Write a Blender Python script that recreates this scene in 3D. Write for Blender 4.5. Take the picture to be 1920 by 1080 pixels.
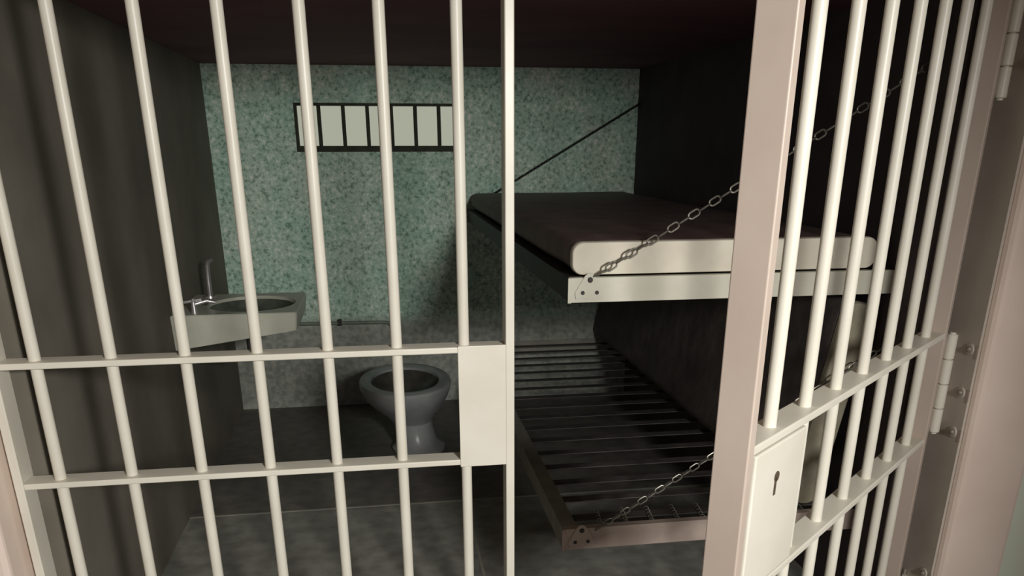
import bpy, bmesh, math, random
from mathutils import Vector, Matrix
from math import radians, sin, cos, pi
random.seed(4)
for o in list(bpy.data.objects): bpy.data.objects.remove(o)
S = bpy.context.scene
COL = S.collection

# ------------------------------------------------------------------ camera
cd = bpy.data.cameras.new('camera'); cam = bpy.data.objects.new('camera', cd); COL.objects.link(cam)
S.camera = cam
PITCH, YAW, ROLL, FPX, CY = 0.3743, 0.1560, -0.0014, 1526.7, 872.7
cd.sensor_fit = 'HORIZONTAL'; cd.sensor_width = 36.0
cd.lens = FPX / 1920.0 * 36.0
cd.shift_x = 0.0
cd.shift_y = (CY - 540.0) / 1920.0
cd.clip_start = 0.02; cd.clip_end = 60
fwd = Vector((sin(YAW)*cos(PITCH), cos(YAW)*cos(PITCH), -sin(PITCH)))
rgt = Vector((cos(YAW), -sin(YAW), 0)); up = rgt.cross(fwd)
r2 = rgt*cos(ROLL) + up*sin(ROLL); u2 = -rgt*sin(ROLL) + up*cos(ROLL)
M = Matrix((r2, u2, -fwd)).transposed().to_4x4(); M.translation = Vector((0, 0, 1.6))
cam.matrix_world = M

# ------------------------------------------------------------------ view, world, corridor light
S.view_settings.view_transform = 'Standard'; S.view_settings.look = 'None'
S.view_settings.gamma = 1; S.view_settings.use_curve_mapping = False
S.view_settings.exposure = 0.0
w = bpy.data.worlds.new('world'); S.world = w; w.use_nodes = True
w.node_tree.nodes['Background'].inputs[0].default_value = (1.0, 0.87, 0.83, 1)
w.node_tree.nodes['Background'].inputs[1].default_value = 0.21

def spot(name, loc, target, radius, power, col, angle, blend):
    l = bpy.data.lights.new(name, 'SPOT'); l.shadow_soft_size = radius
    l.energy = power; l.color = col; l.spot_size = radians(angle); l.spot_blend = blend
    o = bpy.data.objects.new(name, l); COL.objects.link(o); o.location = loc
    o.rotation_euler = (Vector(target) - Vector(loc)).to_track_quat('-Z', 'Y').to_euler()
    return o
spot('corridor_lamp', (1.02, -1.4, 2.07), (-0.04, 2.2, 0.66), 0.21, 570, (1.0, 0.985, 0.95), 68, 1.0)

# ------------------------------------------------------------------ materials
def lin(c):
    c = c / 255.0
    return c/12.92 if c <= 0.04045 else ((c+0.055)/1.055)**2.4
def rgb(r, g, b): return (lin(r), lin(g), lin(b), 1)
def mat(name, c1, c2=None, scale=8, rough=0.6, metal=0.0, bump=0.0, bscale=None, detail=4, lo=0.35, hi=0.65, spec=0.4, dist=0.002):
    m = bpy.data.materials.new(name); m.use_nodes = True
    nt = m.node_tree; b = nt.nodes['Principled BSDF']
    b.inputs['Roughness'].default_value = rough; b.inputs['Metallic'].default_value = metal
    b.inputs['Specular IOR Level'].default_value = spec
    tc = nt.nodes.new('ShaderNodeTexCoord')
    if c2 is None: b.inputs['Base Color'].default_value = c1
    else:
        n = nt.nodes.new('ShaderNodeTexNoise'); n.inputs['Scale'].default_value = scale; n.inputs['Detail'].default_value = detail
        r = nt.nodes.new('ShaderNodeValToRGB')
        r.color_ramp.elements[0].position = lo; r.color_ramp.elements[1].position = hi
        r.color_ramp.elements[0].color = c1; r.color_ramp.elements[1].color = c2
        nt.links.new(tc.outputs['Object'], n.inputs['Vector'])
        nt.links.new(n.outputs['Fac'], r.inputs['Fac']); nt.links.new(r.outputs['Color'], b.inputs['Base Color'])
    if bump:
        n2 = nt.nodes.new('ShaderNodeTexNoise'); n2.inputs['Scale'].default_value = bscale or scale*4; n2.inputs['Detail'].default_value = 3
        bp = nt.nodes.new('ShaderNodeBump'); bp.inputs['Strength'].default_value = bump; bp.inputs['Distance'].default_value = dist
        nt.links.new(tc.outputs['Object'], n2.inputs['Vector'])
        nt.links.new(n2.outputs['Fac'], bp.inputs['Height']); nt.links.new(bp.outputs['Normal'], b.inputs['Normal'])
    return m

BAR = mat('cream_enamel', rgb(212, 207, 192), rgb(220, 215, 201), 6, 0.38, bump=0.08, bscale=60)
STILE = mat('cream_enamel_flat', rgb(180, 164, 151), rgb(190, 175, 162), 4, 0.42, bump=0.1, bscale=50)
JAMB = mat('grey_brown_jamb', rgb(190, 180, 168), rgb(204, 194, 182), 5, 0.5, bump=0.1, bscale=40)
POST = mat('pinkish_plaster', rgb(226, 206, 192), rgb(236, 218, 204), 3, 0.6, bump=0.2, bscale=30)
GREENP = mat('pale_green_paint', rgb(215, 225, 205), rgb(222, 232, 212), 3, 0.6, bump=0.1, bscale=40)
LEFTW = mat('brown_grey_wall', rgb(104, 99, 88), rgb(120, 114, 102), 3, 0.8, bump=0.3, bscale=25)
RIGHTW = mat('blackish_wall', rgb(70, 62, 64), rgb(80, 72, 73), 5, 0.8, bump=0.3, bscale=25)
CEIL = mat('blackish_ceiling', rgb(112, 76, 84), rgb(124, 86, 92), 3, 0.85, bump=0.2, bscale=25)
FRAMEP = mat('off_white_steel', rgb(198, 195, 178), rgb(208, 206, 190), 9, 0.45, bump=0.15, bscale=40)
FRAMEL = mat('dull_pinkish_steel', rgb(160, 143, 135), rgb(176, 160, 148), 10, 0.55, bump=0.3, bscale=50)
RAILM = mat('grey_steel_rail', rgb(130, 127, 116), rgb(146, 142, 131), 12, 0.6, bump=0.2, bscale=60)
SLATM = mat('dark_slat_steel', rgb(66, 62, 60), rgb(82, 78, 75), 15, 0.55, bump=0.2, bscale=60)
DARKM = mat('dark_steel', rgb(40, 37, 35), rgb(52, 48, 45), 12, 0.55)
MATT = mat('brown_vinyl', rgb(98, 80, 76), rgb(114, 96, 91), 7, 0.6, bump=0.4, bscale=18, dist=0.006)
LITEND = mat('lit_cream_end', rgb(208, 200, 184), rgb(222, 216, 198), 9, 0.85, bump=0.4, bscale=40)  # paler than the mattress cover: light on its near end painted in
CHAINM = mat('zinc_chain', rgb(112, 108, 100), rgb(138, 134, 124), 60, 0.4, metal=0.6)
CHAIND = mat('blackened_chain', rgb(40, 42, 38), rgb(60, 62, 56), 60, 0.5, metal=0.5)
SINKM = mat('off_white_enamel', rgb(186, 187, 170), rgb(197, 198, 182), 10, 0.35, bump=0.1, bscale=50)
BASINM = mat('dark_basin', rgb(74, 80, 70), rgb(98, 104, 92), 14, 0.3)  # darker than the sink body
CHROME = mat('worn_chrome', rgb(190, 186, 184), rgb(205, 202, 200), 20, 0.3, metal=0.7)
TOILM = mat('grey_porcelain', rgb(144, 146, 146), rgb(160, 162, 160), 8, 0.3, bump=0.05, bscale=30)
INSIDEM = mat('toilet_inside', rgb(62, 62, 56), rgb(84, 82, 74), 14, 0.25)  # inside of the bowl, darker than the outer porcelain
PIPEM = mat('green_grey_pipe', rgb(110, 120, 106), rgb(126, 134, 120), 20, 0.45)
BLACK = mat('black_hole', rgb(16, 14, 12), None, rough=0.9)
WINF = mat('dark_window_frame', rgb(38, 40, 28), rgb(58, 58, 44), 20, 0.7)
BOLTM = mat('steel_bolt', rgb(150, 140, 126), None, rough=0.35, metal=0.3)

def node_terrazzo():
    m = bpy.data.materials.new('green_pebbled_wall'); m.use_nodes = True; nt = m.node_tree; b = nt.nodes['Principled BSDF']
    b.inputs['Roughness'].default_value = 0.75; b.inputs['Specular IOR Level'].default_value = 0.3
    N = nt.nodes.new; L = nt.links.new
    tc = N('ShaderNodeTexCoord')
    n1 = N('ShaderNodeTexNoise'); n1.inputs['Scale'].default_value = 44; n1.inputs['Detail'].default_value = 2.5; n1.inputs['Roughness'].default_value = .7
    r1 = N('ShaderNodeValToRGB'); e = r1.color_ramp.elements
    e[0].position = .32; e[0].color = rgb(134, 158, 143); e[1].position = .68; e[1].color = rgb(248, 254, 246)
    k = e.new(.46); k.color = rgb(194, 220, 204); k = e.new(.56); k.color = rgb(204, 228, 212)
    n2 = N('ShaderNodeTexNoise'); n2.inputs['Scale'].default_value = 3.2; n2.inputs['Detail'].default_value = 3
    r2 = N('ShaderNodeValToRGB'); r2.color_ramp.elements[0].position = .38; r2.color_ramp.elements[0].color = (.80, .90, .85, 1)
    r2.color_ramp.elements[1].position = .62; r2.color_ramp.elements[1].color = (1.0, .97, .93, 1)
    mx = N('ShaderNodeMix'); mx.data_type = 'RGBA'; mx.blend_type = 'MULTIPLY'; mx.inputs[0].default_value = 1
    # grey band of bare render below the pipe
    sx = N('ShaderNodeSeparateXYZ'); mr = N('ShaderNodeMapRange')
    mr.inputs['From Min'].default_value = .52; mr.inputs['From Max'].default_value = .60
    n3 = N('ShaderNodeTexNoise'); n3.inputs['Scale'].default_value = 30; n3.inputs['Detail'].default_value = 4
    r3 = N('ShaderNodeValToRGB'); r3.color_ramp.elements[0].position = .35; r3.color_ramp.elements[0].color = rgb(136, 142, 132)
    r3.color_ramp.elements[1].position = .65; r3.color_ramp.elements[1].color = rgb(172, 174, 164)
    mx2 = N('ShaderNodeMix'); mx2.data_type = 'RGBA'
    for n in (n1, n2, n3): L(tc.outputs['Object'], n.inputs['Vector'])
    L(tc.outputs['Object'], sx.inputs[0]); L(sx.outputs['Z'], mr.inputs['Value'])
    L(n1.outputs['Fac'], r1.inputs[0]); L(n2.outputs['Fac'], r2.inputs[0]); L(n3.outputs['Fac'], r3.inputs[0])
    L(r1.outputs[0], mx.inputs[6]); L(r2.outputs[0], mx.inputs[7])
    L(mr.outputs[0], mx2.inputs[0]); L(r3.outputs[0], mx2.inputs[6]); L(mx.outputs[2], mx2.inputs[7])
    L(mx2.outputs[2], b.inputs['Base Color'])
    bp = N('ShaderNodeBump'); bp.inputs['Strength'].default_value = .5; bp.inputs['Distance'].default_value = .004
    L(n1.outputs['Fac'], bp.inputs['Height']); L(bp.outputs['Normal'], b.inputs['Normal'])
    return m
GREENW = node_terrazzo()

def node_floor():
    m = bpy.data.materials.new('grey_concrete_floor'); m.use_nodes = True; nt = m.node_tree; b = nt.nodes['Principled BSDF']
    b.inputs['Roughness'].default_value = 0.6
    N = nt.nodes.new; L = nt.links.new
    tc = N('ShaderNodeTexCoord')
    n = N('ShaderNodeTexNoise'); n.inputs['Scale'].default_value = 14; n.inputs['Detail'].default_value = 6
    r = N('ShaderNodeValToRGB'); r.color_ramp.elements[0].position = .35; r.color_ramp.elements[0].color = rgb(126, 124, 116)
    r.color_ramp.elements[1].position = .65; r.color_ramp.elements[1].color = rgb(148, 148, 139)
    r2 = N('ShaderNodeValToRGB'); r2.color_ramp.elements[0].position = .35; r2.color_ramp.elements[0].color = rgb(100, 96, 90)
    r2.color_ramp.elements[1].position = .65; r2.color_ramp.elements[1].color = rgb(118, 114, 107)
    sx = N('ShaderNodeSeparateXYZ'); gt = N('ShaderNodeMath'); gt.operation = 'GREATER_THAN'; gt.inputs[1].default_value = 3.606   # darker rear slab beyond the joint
    mx = N('ShaderNodeMix'); mx.data_type = 'RGBA'
    L(tc.outputs['Object'], n.inputs['Vector']); L(n.outputs['Fac'], r.inputs[0]); L(n.outputs['Fac'], r2.inputs[0])
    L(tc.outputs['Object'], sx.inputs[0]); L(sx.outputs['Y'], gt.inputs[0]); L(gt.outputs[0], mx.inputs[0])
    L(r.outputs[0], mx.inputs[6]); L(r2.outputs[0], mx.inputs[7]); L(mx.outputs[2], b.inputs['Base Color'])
    bp = N('ShaderNodeBump'); bp.inputs['Strength'].default_value = .2; bp.inputs['Distance'].default_value = .003
    L(n.outputs['Fac'], bp.inputs['Height']); L(bp.outputs['Normal'], b.inputs['Normal'])
    return m
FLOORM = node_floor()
JOINT = mat('pale_floor_joint', rgb(160, 160, 146), None, rough=.8)

def emis(name, c, s):
    m = bpy.data.materials.new(name); m.use_nodes = True; nt = m.node_tree
    b = nt.nodes['Principled BSDF']; b.inputs['Base Color'].default_value = (0.02, .02, .02, 1)
    b.inputs['Roughness'].default_value = .6
    b.inputs['Emission Color'].default_value = c; b.inputs['Emission Strength'].default_value = s
    return m
PANE = emis('daylit_pane', rgb(170, 173, 155), 0.92)

# ------------------------------------------------------------------ mesh helpers
def box(bm, x0, x1, y0, y1, z0, z1, T=None, bev=0.0):
    vs = [Vector((x, y, z)) for z in (z0, z1) for y in (y0, y1) for x in (x0, x1)]
    v = [bm.verts.new(T @ p if T else p) for p in vs]
    f = [bm.faces.new([v[i] for i in q]) for q in ((0,2,3,1), (4,5,7,6), (0,1,5,4), (2,6,7,3), (0,4,6,2), (1,3,7,5))]
    if bev:
        bmesh.ops.bevel(bm, geom=list({e for k in f for e in k.edges}), offset=bev, segments=3, profile=.5, affect='EDGES')
    return v
def tube(bm, pts, r, seg=16, closed=False, caps=True):
    pts = [Vector(p) for p in pts]; n = len(pts); rings = []
    R = r if isinstance(r, (list, tuple)) else [r]*n
    prev = None
    for i, p in enumerate(pts):
        if closed: t = (pts[(i+1) % n] - pts[i-1]).normalized()
        else:
            t = (pts[min(i+1, n-1)] - pts[max(i-1, 0)]).normalized()
        if prev is None:
            a = Vector((0, 0, 1)) if abs(t.z) < .9 else Vector((1, 0, 0))
            x = t.cross(a).normalized()
        else: x = (prev - t*prev.dot(t)).normalized()
        prev = x; y = t.cross(x)
        rings.append([bm.verts.new(p + (x*cos(2*pi*k/seg) + y*sin(2*pi*k/seg))*R[i]) for k in range(seg)])
    m = n if closed else n-1
    for i in range(m):
        a, b = rings[i], rings[(i+1) % n]
        for k in range(seg): bm.faces.new((a[k], a[(k+1) % seg], b[(k+1) % seg], b[k]))
    if caps and not closed:
        bm.faces.new(rings[0][::-1]); bm.faces.new(rings[-1])
def lathe(bm, prof, c, sx=1, sy=1, seg=48, lean=0.0):
    rings = []
    for (r, z) in prof:
        if r < 1e-6: rings.append([bm.verts.new((c[0], c[1]+lean*z, c[2]+z))])
        else: rings.append([bm.verts.new((c[0]+r*sx*cos(2*pi*k/seg), c[1]+lean*z+r*sy*sin(2*pi*k/seg), c[2]+z)) for k in range(seg)])
    for a, b in zip(rings, rings[1:]):
        for k in range(seg):
            k2 = (k+1) % seg
            if len(a) == 1 and len(b) == 1: continue
            if len(a) == 1: bm.faces.new((a[0], b[k2], b[k]))
            elif len(b) == 1: bm.faces.new((a[k], a[k2], b[0]))
            else: bm.faces.new((a[k], a[k2], b[k2], b[k]))
def obj(name, bm, m, parent=None, smooth=False):
    bmesh.ops.recalc_face_normals(bm, faces=bm.faces)
    me = bpy.data.meshes.new(name); bm.to_mesh(me); bm.free()
    me.materials.append(m)
    if smooth:
        for p in me.polygons: p.use_smooth = True
        try: me.set_sharp_from_angle(angle=radians(35))
        except Exception: pass
    o = bpy.data.objects.new(name, me); COL.objects.link(o)
    if parent:
        o.parent = parent
        c = parent
        off = Vector((0, 0, 0))
        while c: off += Vector(c.location); c = c.parent
        o.location = -off if parent.get('_w') is None else (0, 0, 0)
    return o
def thing(name, label, cat, loc=(0, 0, 0), group=None):
    o = bpy.data.objects.new(name, None); COL.objects.link(o); o.empty_display_size = .1
    o.location = loc; o['label'] = label; o['category'] = cat
    if group: o['group'] = group
    return o
def tag(o, label, cat, group=None):
    o['label'] = label; o['category'] = cat
    if group: o['group'] = group
    return o
def struct(name, bm, m, label=None):
    o = obj(name, bm, m); o['kind'] = 'structure'
    if label: o['label'] = label
    return o
B = bmesh.new

# ------------------------------------------------------------------ dimensions
YG = 2.146            # front edge plane of grille
YB = 5.288            # back wall
XL, XR = -0.94, 1.621
ZC = 2.032
Z1, Z2 = 1.088, 0.765 # the two middle rails (top edge lines)
WF = 2.05             # front face of the corridor wall

# ------------------------------------------------------------------ room shell
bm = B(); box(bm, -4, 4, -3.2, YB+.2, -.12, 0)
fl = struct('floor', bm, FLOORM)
bm = B()
box(bm, XL, XR, 3.60, 3.612, 0.0, .0012); 
box(bm, 0.33, 0.342, 2.25, 3.60, 0.0, .0012)
jo = obj('floor_joint', bm, JOINT, fl)
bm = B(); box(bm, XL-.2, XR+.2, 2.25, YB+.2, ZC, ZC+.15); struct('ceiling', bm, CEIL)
bm = B(); box(bm, -4, 4, -3.2, 2.3, 2.7, 2.8); struct('ceiling_corridor_unseen', bm, POST)  # unseen corridor ceiling, added to block ambient light from overhead
# back wall with a hole for the slot window
WX0, WX1, WZ0, WZ1 = -.450, .535, 1.566, 1.833
bm = B()
box(bm, XL-.2, WX0, YB, YB+.2, 0, ZC); box(bm, WX1, XR+.2, YB, YB+.2, 0, ZC)
box(bm, WX0, WX1, YB, YB+.2, 0, WZ0); box(bm, WX0, WX1, YB, YB+.2, WZ1, ZC)
struct('wall_back', bm, GREENW)
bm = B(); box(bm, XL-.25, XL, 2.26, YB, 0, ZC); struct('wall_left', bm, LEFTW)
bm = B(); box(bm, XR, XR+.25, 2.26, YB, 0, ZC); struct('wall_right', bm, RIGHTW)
# window
bm = B(); box(bm, WX0, WX1, YB+.060, YB+.072, WZ0, WZ1)
win = struct('window_1', bm, PANE, 'narrow barred slot window high in the green back wall')
bm = B()
y0, y1 = YB+.004, YB+.06
box(bm, WX0, WX1, y0, y1, WZ0, WZ0+.034); box(bm, WX0, WX1, y0, y1, WZ1-.014, WZ1)
box(bm, WX0, WX0+.016, y0, y1, WZ0+.034, WZ1-.014); box(bm, WX1-.016, WX1, y0, y1, WZ0+.034, WZ1-.014)
obj('window_frame', bm, WINF, win)
for i in range(6):
    x = WX0 + (i+1)*(WX1-WX0)/7
    bm = B(); box(bm, x-.011, x+.011, YB+.02, YB+.045, WZ0+.034, WZ1-.014, bev=.003); obj('window_bar', bm, WINF, win)

# front wall of the corridor: right post, left part, header
JX = 1.70
bm = B(); box(bm, JX+.001, 1.93, WF, 2.45, 0, 2.7, bev=.022); struct('trim_2', bm, POST, 'pinkish plastered post right of the barred door')
bm = B(); box(bm, 1.92, 4, WF+.02, 2.3, 0, 2.7); struct('wall_front_right', bm, GREENP)
bm = B(); box(bm, -3.5, -1.0, WF, 2.26, 0, 2.7, bev=.015); struct('wall_front_left', bm, POST)
bm = B(); box(bm, -1.0, JX, WF, 2.26, 2.035, 2.7); struct('wall_front', bm, POST, 'plastered header over the bars')
# steel jamb with bolts in the reveal behind the hinges
bm = B(); box(bm, JX-.008, JX, WF+.025, 2.26, 0, 2.035); jamb = struct('trim_1', bm, JAMB, 'dark steel jamb beside the hinges')
for z in (1.043, .911, .787, 1.93, 1.80, .17, .3):
    bm = B()
    T = Matrix.Translation((JX-.008, 2.108, z)) @ Matrix.Rotation(-pi/2, 4, 'Y')
    bmesh.ops.create_cone(bm, cap_ends=True, segments=20, radius1=.017, radius2=.016, depth=.004, matrix=T @ Matrix.Translation((0, 0, .002)))
    bl = obj('bolt_washer', bm, JAMB, jamb, True)
    bm = B(); bmesh.ops.create_uvsphere(bm, u_segments=16, v_segments=8, radius=.0095, matrix=T @ Matrix.Translation((0, 0, .005)) @ Matrix.Diagonal((1, 1, .8, 1)))
    obj('bolt_head', bm, BOLTM, bl, True)
    bm = B(); box(bm, JX-.0105, JX-.008, 2.072, 2.079, z-.022, z+.016); obj('weld_mark', bm, STILE, bl)

# ------------------------------------------------------------------ fixed grille
R = .0148
gr = thing('barred_grille', 'fixed cream steel bar grille filling the left of the cell front', 'grille', (-.33, YG, 0))
for i in range(7):
    x = -.879 + i*.1815
    bm = B(); tube(bm, [(x, YG+.032, .045), (x, YG+.032, 2.0)], R, 20); obj('bar', bm, BAR, gr, True)
def flat(x0, x1, y0, y1, z0, z1, T=None, b=.003):
    bm = B(); box(bm, x0, x1, y0, y1, z0, z1, T, b); return bm
obj('stile', flat(-.985, -.962, YG, YG+.075, .0, 2.03), BAR, gr)
obj('stile', flat(.3205, .3445, YG-.002, YG+.062, .0, 2.03), BAR, gr)
for z in (Z1, Z2):
    obj('rail', flat(-.962, .3205, YG, YG+.066, z-.0085, z+.008), BAR, gr)
obj('rail', flat(-.962, .3205, YG, YG+.062, 2.0, 2.025), BAR, gr)
obj('rail', flat(-.962, .3205, YG, YG+.062, .025, .045), BAR, gr)
obj('lock_plate', flat(.190, .3207, YG-.003, YG+.005, Z2-.013, Z1+.011, b=.0015), BAR, gr)

# ------------------------------------------------------------------ barred door, local frame: s along door from hinge, n towards corridor
ang = radians(40.5)
T = Matrix(((-cos(ang), sin(ang), 0, 1.65), (-sin(ang), -cos(ang), 0, 2.146), (0, 0, 1, 0), (0, 0, 0, 1)))
dr = thing('barred_door', 'cream barred cell door standing ajar on its right-hand hinges', 'door', (1.65, 2.146, 0))
for i in range(7):
    s = .161 + i*.1722
    bm = B(); tube(bm, [T @ Vector((s, -.031, .045)), T @ Vector((s, -.031, 1.985))], .0130, 20); obj('bar', bm, BAR, dr, True)
    for z in (Z1+.009, Z2+.009):
        if i == 6 and z < 1: continue
obj('stile', flat(1.332, 1.357, -.064, 0.004, .02, 2.01, T), STILE, dr)
obj('stile', flat(.052, .076, -.064, 0.002, .02, 2.01, T), STILE, dr)
for z in (Z1, Z2, 1.995, .035):
    obj('rail', flat(.076, 1.332, -.062, 0, z-.0095, z+.008, T), BAR, dr)
lb = obj('lock_box', flat(1.078, 1.312, -.058, .001, Z2+.012, Z1-.014, T, .004), BAR, dr)
bm = B()
c = (1.208, .0012, 1.0)
vs = []
for k in range(16): vs.append((c[0] + .011*cos(2*pi*k/16), c[2] + .004 + .011*sin(2*pi*k/16)))
va = [bm.verts.new(T @ Vector((x, .0008, z))) for x, z in vs]; vb = [bm.verts.new(T @ Vector((x, .0022, z))) for x, z in vs]
bm.faces.new(vb); bm.faces.new(va[::-1])
for k in range(16): bm.faces.new((va[k], va[(k+1) % 16], vb[(k+1) % 16], vb[k]))
box(bm, c[0]-.001, c[0]+.008, .0008, .0022, c[2]-.034, c[2]+.004, T)
kh = obj('keyhole', bm, mat('keyhole_shade', rgb(84, 72, 58), None, rough=.8), lb); kh['label'] = 'dark keyhole'
# hinges
for z0, z1 in ((.785, 1.088), (1.713, 2.02), (-.0+.02, .283)):
    bm = B(); n = 4; hh = (z1-z0)/n
    for k in range(n):
        a, b = z0+k*hh+.0012, z0+(k+1)*hh-.0012
        tube(bm, [(1.636, 2.122, a), (1.636, 2.122, a+.002), (1.636, 2.122, b-.002), (1.636, 2.122, b)], [.0135, .0155, .0155, .0135], 20)
    tube(bm, [(1.636, 2.122, z0-.004), (1.636, 2.122, z1+.004)], .009, 16)
    hg = obj('hinge', bm, BAR, dr, True)
    bm = B(); box(bm, 0, .075, -.003, .003, z0+.012, z1-.012, Matrix.Translation((1.640, 2.130, 0)) @ Matrix.Rotation(radians(52), 4, 'Z'))
    obj('hinge_leaf', bm, JAMB, hg)
    bm = B(); box(bm, .01, .055, -.012, -.004, z0+.01, z1-.01, T); obj('hinge_leaf', bm, STILE, hg)

# ------------------------------------------------------------------ chains
def make_chain(name, label, p0, p1, m, wire=.0030, L=.042, Wd=.024, sag=0.0, group=None, roll=-12):
    p0, p1 = Vector(p0), Vector(p1)
    t = thing(name, label, 'chain', p0)
    if group: t['group'] = group
    pitch = L - 2*wire
    n = max(2, round((p1-p0).length / pitch)); 
    me = None
    bm = B(); pts = []
    hl, rr = (L-Wd)/2, Wd/2 - wire
    for k in range(7): a = -pi/2 + pi*k/6; pts.append((hl + rr*cos(a), rr*sin(a), 0))
    for k in range(7): a = pi/2 + pi*k/6; pts.append((-hl + rr*cos(a), rr*sin(a), 0))
    tube(bm, pts, wire, 7, closed=True)
    proto = obj('chain_link', bm, m, None, True)
    for i in range(n):
        f = (i+.5)/n
        pos = p0.lerp(p1, f) - Vector((0, 0, sag*4*f*(1-f)))
        f2 = min(1, f+.01); f1 = f-.01
        d = (p0.lerp(p1, f2) - Vector((0, 0, sag*4*f2*(1-f2)))) - (p0.lerp(p1, f1) - Vector((0, 0, sag*4*f1*(1-f1))))
        q = d.to_track_quat('X', 'Z').to_matrix().to_4x4()
        o = proto if i == 0 else proto.copy()
        if i: COL.objects.link(o)
        o.parent = t
        rot = q @ Matrix.Rotation((pi/2 if i % 2 else 0) + radians(roll), 4, 'X')
        o.matrix_basis = Matrix.Translation(pos - p0) @ rot @ Matrix.Diagonal((((p1-p0).length/n)/pitch, 1, 1, 1))
    # eye plate on the wall
    bm = B(); box(bm, p1.x-.004, p1.x, p1.y-.022, p1.y+.022, p1.z-.03, p1.z+.03, bev=.0015)
    obj('wall_plate', bm, DARKM, t)
    return t

# ------------------------------------------------------------------ bunks
XBK, YN = .552, 2.417
def bunk(name, label, zt, zb, endmat, railmat, slats):
    t = thing(name, label, 'bunk', (XBK, YN, zb))
    YE = YB-.006
    bm = B(); box(bm, XBK, XR-.002, YN, YN+.006, zb, zt, bev=.0015); box(bm, XBK+.006, XR-.008, YN+.006, YN+.03, zt-.006, zt-.0005); obj('end_plate', bm, endmat, t)
    bm = B(); box(bm, XBK+.002, XBK+.008, YN+.0065, YE, zb+.004, zt-.001); box(bm, XBK+.008, XBK+.056, YN+.031, YE, zt-.007, zt-.001)
    obj('side_rail', bm, railmat, t)
    bm = B(); box(bm, XR-.010, XR-.003, YN+.0065, YE, zb+.004, zt-.001); box(bm, XR-.045, XR-.010, YN+.031, YE, zt-.007, zt-.001)
    obj('wall_rail', bm, DARKM, t)
    bm = B(); box(bm, XBK+.008, XR-.010, YE-.006, YE, zb+.004, zt-.008); obj('far_rail', bm, railmat, t)
    if slats:
        for k in range(17):
            y = 2.495 + k*.163
            bm = B(); box(bm, XBK+.030, XR-.03, y, y+.050, zt-.011, zt-.0075, bev=.001)
            sl = obj('slat', bm, SLATM, t)
        # coil hooks tying the deck to the end plate
        for k in range(10):
            x = XBK+.14 + k*.092
            bm = B(); pts = []
            for i in range(40):
                a = i/39
                pts.append((x + .007*cos(a*pi*9) + .012*a, YN+.03 + a*.11, zt-.003 + .007*sin(a*pi*9)))
            tube(bm, pts, .0016, 6)
            obj('deck_spring', bm, CHAINM, t, True)
    else:
        bm = B(); box(bm, XBK+.009, XR-.011, YN+.032, YE-.007, zt-.015, zt-.0075); obj('deck', bm, DARKM, t)
    # triangular lug with three rivet holes on the near left corner
    bm = B(); cx, cz = XBK+.066, (zt+zb)/2
    prof = [(-.042, zb+.012-cz), (.042, zb+.012-cz), (.046, zb+.03-cz), (.016, zt+.006-cz), (.006, zt+.014-cz), (-.006, zt+.014-cz), (-.016, zt+.006-cz), (-.046, zb+.03-cz)]
    a = [bm.verts.new((cx+x, YN, cz+z)) for x, z in prof]; b = [bm.verts.new((cx+x, YN-.005, cz+z)) for x, z in prof]
    bm.faces.new(a); bm.faces.new(b[::-1])
    for k in range(len(a)): bm.faces.new((a[k], b[k], b[(k+1) % len(a)], a[(k+1) % len(a)]))
    lug = obj('chain_lug', bm, endmat, t)
    for (x, z, r) in ((-.022, zb+.030, .0065), (.022, zb+.030, .0065), (0, zt-.006, .009)):
        bm = B(); bmesh.ops.create_cone(bm, cap_ends=True, segments=16, radius1=r, radius2=r*.8, depth=.005,
              matrix=Matrix.Translation((cx+x, YN-.0065, z)) @ Matrix.Rotation(pi/2, 4, 'X'))
        obj('rivet', bm, DARKM, lug, True)
    bm = B(); box(bm, XBK-.001, XBK+.010, YN-.003, YN+.0, zb-.001, zt-.0005, bev=.001); obj('corner_cap', bm, endmat, t)
    return t
bunk('upper_bunk', 'upper wall bunk with an off-white end plate, carrying a flat mattress', 1.230, 1.156, FRAMEP, DARKM, False)
bunk('lower_bunk', 'lower wall bunk with bare steel slats and dull pinkish end plate', .395, .317, FRAMEL, RAILM, True)

make_chain('support_chain', 'pale link chain from the near corner of the upper bunk', (XBK+.078, 2.395, 1.238), (XR-.001, 2.41, 1.820), CHAINM)
make_chain('support_chain', 'black taut chain crossing the green wall above the far end of the upper bunk', (XBK+.06, 5.262, 1.262), (XR-.001, 5.245, 1.838), CHAIND, wire=.0032, L=.034, Wd=.017, roll=45)
make_chain('support_chain', 'dull link chain slanting up from the near corner of the lower bunk', (XBK+.110, 2.403, .392), (XR-.001, 2.41, .985), CHAINM, wire=.0028, L=.040, Wd=.022)

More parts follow.
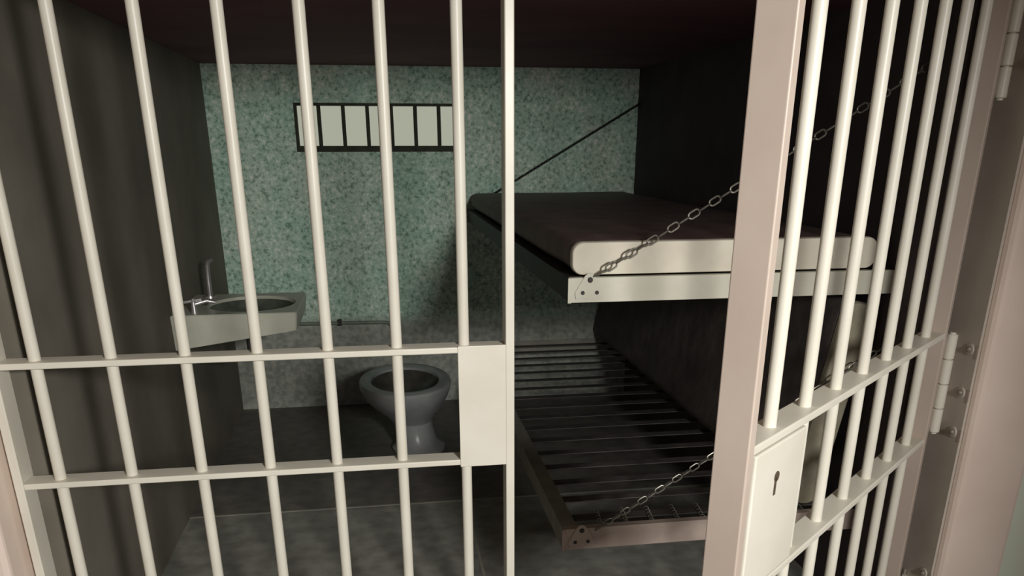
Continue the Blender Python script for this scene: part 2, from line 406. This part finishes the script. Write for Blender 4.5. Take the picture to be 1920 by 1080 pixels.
# ------------------------------------------------------------------ mattresses
def pillow_box(bm, cx, cy, cz, hx, hy, hz, r, seg=5, T=None, wav=.0, nx=12, ny=26):
    # rounded slab: superellipse cross-section (x,z) swept along y with rounded ends
    ring = []
    def prof(e):  # e = inset
        P = []
        for (sx, sz, a0) in ((1, 1, 0), (-1, 1, pi/2), (-1, -1, pi), (1, -1, 3*pi/2)):
            for k in range(seg+1):
                a = a0 + (pi/2)*k/seg
                P.append((sx*(hx-r) + (r-e)*cos(a), sz*(hz-r) + (r-e)*sin(a)))
            # subdivide the long edges
            nxt = {(1, 1): (-1, 1), (-1, 1): (-1, -1), (-1, -1): (1, -1), (1, -1): (1, 1)}[(sx, sz)]
            a = a0 + pi/2
            p = P[-1]; q = (nxt[0]*(hx-r) + (r-e)*cos(a), nxt[1]*(hz-r) + (r-e)*sin(a))
            m = nx if abs(q[0]-p[0]) > abs(q[1]-p[1]) else 3
            for k in range(1, m): P.append((p[0]+(q[0]-p[0])*k/m, p[1]+(q[1]-p[1])*k/m))
        return P
    ys = []
    re = r*.6
    for k in range(seg+1):
        a = pi/2*(1-k/seg); ys.append((-hy+re-re*sin(a), re*(1-cos(a))*1.0))
    for k in range(1, ny): ys.append((-hy+re + (2*hy-2*re)*k/ny, 0))
    for k in range(seg+1):
        a = pi/2*k/seg; ys.append((hy-re+re*sin(a), re*(1-cos(a))*1.0))
    rnd = random.Random(3)
    ph = [rnd.uniform(0, 6) for _ in range(6)]
    for (y, e) in ys:
        vv = []
        for (x, z) in prof(min(e, r*.95)):
            dz = wav*(sin(x*9+ph[0]+y*2)+sin(y*7+ph[1])+sin(x*4-y*11+ph[2]))/3
            dx = wav*.6*(sin(y*6+ph[3]+z*9)+sin(y*13+ph[4]))/2
            p = Vector((cx+x+dx, cy+y, cz+z+dz))
            vv.append(bm.verts.new(T @ p if T else p))
        ring.append(vv)
    for a, b in zip(ring, ring[1:]):
        n = len(a)
        for k in range(n): bm.faces.new((a[k], a[(k+1) % n], b[(k+1) % n], b[k]))
    bm.faces.new(ring[0][::-1]); bm.faces.new(ring[-1])
    return [v.co.copy() for v in ring[2]], [v.co.copy() for v in ring[-3]]
ml = thing('mattress', 'flat brown mattress with its lit near end painted pale, lying on the upper bunk', 'mattress', (1.06, 3.85, 1.232))
bm = B(); e0, e1 = pillow_box(bm, 1.062, 3.845, 1.283, .492, 1.392, .046, .036, wav=.0025)
mo = obj('mattress_body', bm, MATT, ml, True)
# mattress near end: the light on it painted as a paler colour
def lit_end(cx, cz, hx, hz, y, depth, r, T=None):
    bm = B(); P = []
    for (sx, sz, a0) in ((1, 1, 0), (-1, 1, pi/2), (-1, -1, pi), (1, -1, 3*pi/2)):
        for k in range(7):
            a = a0 + (pi/2)*k/6; P.append((cx + sx*(hx-r) + r*cos(a), cz + sz*(hz-r) + r*sin(a)))
    L0 = []
    for (yy, sc) in ((y+depth, 1.0), (y+.012, 1.0), (y+.003, .985), (y, .95)):
        L0.append([bm.verts.new((T @ Vector((cx+(x-cx)*(1-(1-sc)*.12/1), yy, cz+(z-cz)*sc))) if T else Vector((cx+(x-cx)*(1-(1-sc)*.12), yy, cz+(z-cz)*sc))) for x, z in P])
    n = len(P)
    for a, b in zip(L0, L0[1:]):
        for k in range(n): bm.faces.new((a[k], a[(k+1) % n], b[(k+1) % n], b[k]))
    bm.faces.new(L0[0][::-1]); bm.faces.new(L0[-1])
    return bm
o = obj('lit_end', lit_end(1.062, 1.283, .495, .0485, 2.437, .030, .034), LITEND, ml, True); o['label'] = 'lit near end of the mattress, painted pale cream'

TL = Matrix.Translation((1.475, 0, .402)) @ Matrix.Rotation(radians(9.5), 4, 'Y')
ml2 = thing('mattress', 'dark mattress stood on edge on the lower bunk, leaning on the right wall', 'mattress', (1.475, 3.85, .402))
bm = B(); pillow_box(bm, -.053, 3.862, .3625, .051, 1.40, .358, .044, wav=.004, T=TL, nx=6, ny=40)
obj('mattress_body', bm, mat('charcoal_cover', rgb(84, 76, 74), rgb(102, 93, 90), 9, .75, bump=.5, bscale=14, dist=.008), ml2, True)
o = obj('lit_end', lit_end(-.053, .3625, .053, .360, 2.447, .028, .042, T=TL), mat('lit_greyish_end', rgb(128, 122, 104), rgb(158, 152, 132), 9, .85), ml2, True)  # light on the leaning mattress's near end painted as a paler grey
o['label'] = 'lit near end of the mattress, painted greyish'

# ------------------------------------------------------------------ sink
sk = thing('wall_sink', 'off-white tapered wall sink mounted on the dark left wall', 'sink', (XL, 4.07, .75))
bm = B()
X0, X1, Y0, Y1 = XL+.001, -.389, 3.80, 4.36
def zbot(x): return .738 + (x-X0)/(X1-X0)*.075
# outer tub
nrim = 72; cxs, cys, rx, ry = -.625, 4.085, .205, .215
outer_t, outer_b, inner = [], [], []
for k in range(nrim):
    a = 2*pi*k/nrim
    ca, sa = cos(a), sin(a)
    # superellipse outline of the outer rim, clipped to the wall
    e = .07 if ca > 0 else .001
    ox = (X0+X1)/2 + (X1-X0)/2*(abs(ca)**e)*(1 if ca > 0 else -1)
    oy = (Y0+Y1)/2 + (Y1-Y0)/2*(abs(sa)**e)*(1 if sa > 0 else -1)
    outer_t.append((ox, oy)); inner.append((cxs+rx*ca, cys+ry*sa))
vt = [bm.verts.new((x, y, .893)) for x, y in outer_t]
vt0 = [bm.verts.new((x, y, .884)) for x, y in outer_t]
vb = [bm.verts.new((X0+(x-X0)*.985, (Y0+Y1)/2+(y-(Y0+Y1)/2)*.96, zbot(x))) for x, y in outer_t]
rim2 = [bm.verts.new(((x-(X0+X1)/2)*.985+(X0+X1)/2, (y-(Y0+Y1)/2)*.985+(Y0+Y1)/2, .8975)) for x, y in outer_t]
vi = [bm.verts.new((x, y, .894)) for x, y in inner]
def strip(a, b):
    for k in range(len(a)): bm.faces.new((a[k], a[(k+1) % len(a)], b[(k+1) % len(b)], b[k]))
strip(vb, vt0); strip(vt0, vt); strip(vt, rim2); strip(rim2, vi); bm.faces.new(vb[::-1])
vj = [bm.verts.new((cxs+(x-cxs)*.97, cys+(y-cys)*.97, .880)) for x, y in inner]; strip(vi, vj)
obj('sink_body', bm, SINKM, sk, True)
bm = B(); lathe(bm, [(.97, .880), (.9, .855), (.72, .832), (.4, .823), (.12, .821), (.0, .821)], (cxs, cys, 0), rx, ry)
o = obj('basin', bm, BASINM, sk, True); o['label'] = 'dark basin'
bm = B(); bmesh.ops.create_cone(bm, cap_ends=True, segments=20, radius1=.022, radius2=.02, depth=.004, matrix=Matrix.Translation((cxs, cys, .825))); obj('drain', bm, DARKM, sk, True)
# tap with cross handle at the near left
bm = B(); tube(bm, [(-.845, 3.86, .896), (-.845, 3.86, .945)], [.015, .011], 14); tube(bm, [(-.845, 3.86, .935), (-.79, 3.875, .948), (-.755, 3.885, .938)], [.010, .009, .008], 12)
tp = obj('tap', bm, CHROME, sk, True)
bm = B(); tube(bm, [(-.885, 3.855, .946), (-.81, 3.866, .956)], .007, 10); tube(bm, [(-.845, 3.86, .94), (-.845, 3.86, .962)], .009, 12); obj('tap_handle', bm, CHROME, tp, True)
# tall spout at the back corner
bm = B(); tube(bm, [(-.850, 4.27, .896), (-.850, 4.27, .906)], [.030, .028], 18); tube(bm, [(-.850, 4.27, .90), (-.848, 4.27, 1.0), (-.845, 4.27, 1.055), (-.836, 4.265, 1.075), (-.818, 4.255, 1.080)], [.013, .012, .012, .011, .010], 14)
obj('tall_spout', bm, CHROME, sk, True)
bm = B(); tube(bm, [(-.66, 4.12, .775), (-.66, 4.12, .66), (-.68, 4.12, .635), (-.73, 4.12, .625), (XL+.002, 4.12, .625)], .018, 14); obj('waste_pipe', bm, DARKM, sk, True)

# ------------------------------------------------------------------ pipe on back wall
pp = thing('water_pipe', 'thin horizontal water pipe along the foot of the green back wall', 'pipe', (-.45, YB-.03, .55))
bm = B()
tube(bm, [(XL+.002, YB-.028, .556), (-.02, YB-.028, .548), (.03, YB-.028, .543), (.05, YB-.028, .52), (.055, YB-.028, .48), (.055, YB-.028, .002)], .0115, 12)
obj('pipe_run', bm, PIPEM, pp, True)
for x in (-.75, -.28):
    bm = B(); box(bm, x-.012, x+.012, YB-.042, YB-.001, .535, .572, bev=.002); obj('pipe_clip', bm, DARKM, pp)

# ------------------------------------------------------------------ toilet
tl = thing('toilet', 'grey round-bowled toilet without a seat on the dark floor', 'toilet', (.11, 4.40, 0))
CX, CYT = .096, 4.46
bm = B()
prof = [(.130, 0), (.146, .004), (.148, .022), (.126, .036), (.112, .06), (.108, .13), (.114, .165), (.146, .205), (.195, .25), (.235, .30), (.252, .345), (.256, .372), (.250, .386), (.235, .392), (.205, .390), (.190, .382), (.186, .370)]
def toil(prof):
    rings = []
    seg = 56
    for r, z in prof:
        # bowl leans: the pedestal stands slightly right of / nearer than the rim
        cx = CX + .06*(1-min(1, z/.30)); cy = CYT - .10*(1-min(1, z/.30))
        sy = 1.0 + .38*min(1, z/.3)
        rings.append([bm.verts.new((cx+r*cos(2*pi*k/seg), cy+r*sy*sin(2*pi*k/seg), z)) for k in range(seg)])
    for a, b in zip(rings, rings[1:]):
        for k in range(seg): bm.faces.new((a[k], a[(k+1) % seg], b[(k+1) % seg], b[k]))
    return rings
rg = toil(prof); bm.faces.new(rg[0][::-1]); obj('bowl', bm, TOILM, tl, True)
bm = B(); rg = toil([(.186, .370), (.178, .345), (.150, .30), (.11, .262), (.07, .245), (.03, .240)]); bm.faces.new(rg[-1]); o = obj('bowl_inside', bm, INSIDEM, tl, True); o['label'] = 'dark inside of the bowl'
for sx in (-1, 1):
    bm = B(); bmesh.ops.create_uvsphere(bm, u_segments=12, v_segments=8, radius=.012, matrix=Matrix.Translation((CX+.06+sx*.100, CYT-.14, .026))); obj('floor_bolt', bm, DARKM, tl, True)

for o in bpy.data.objects:
    if '_w' in o: del o['_w']
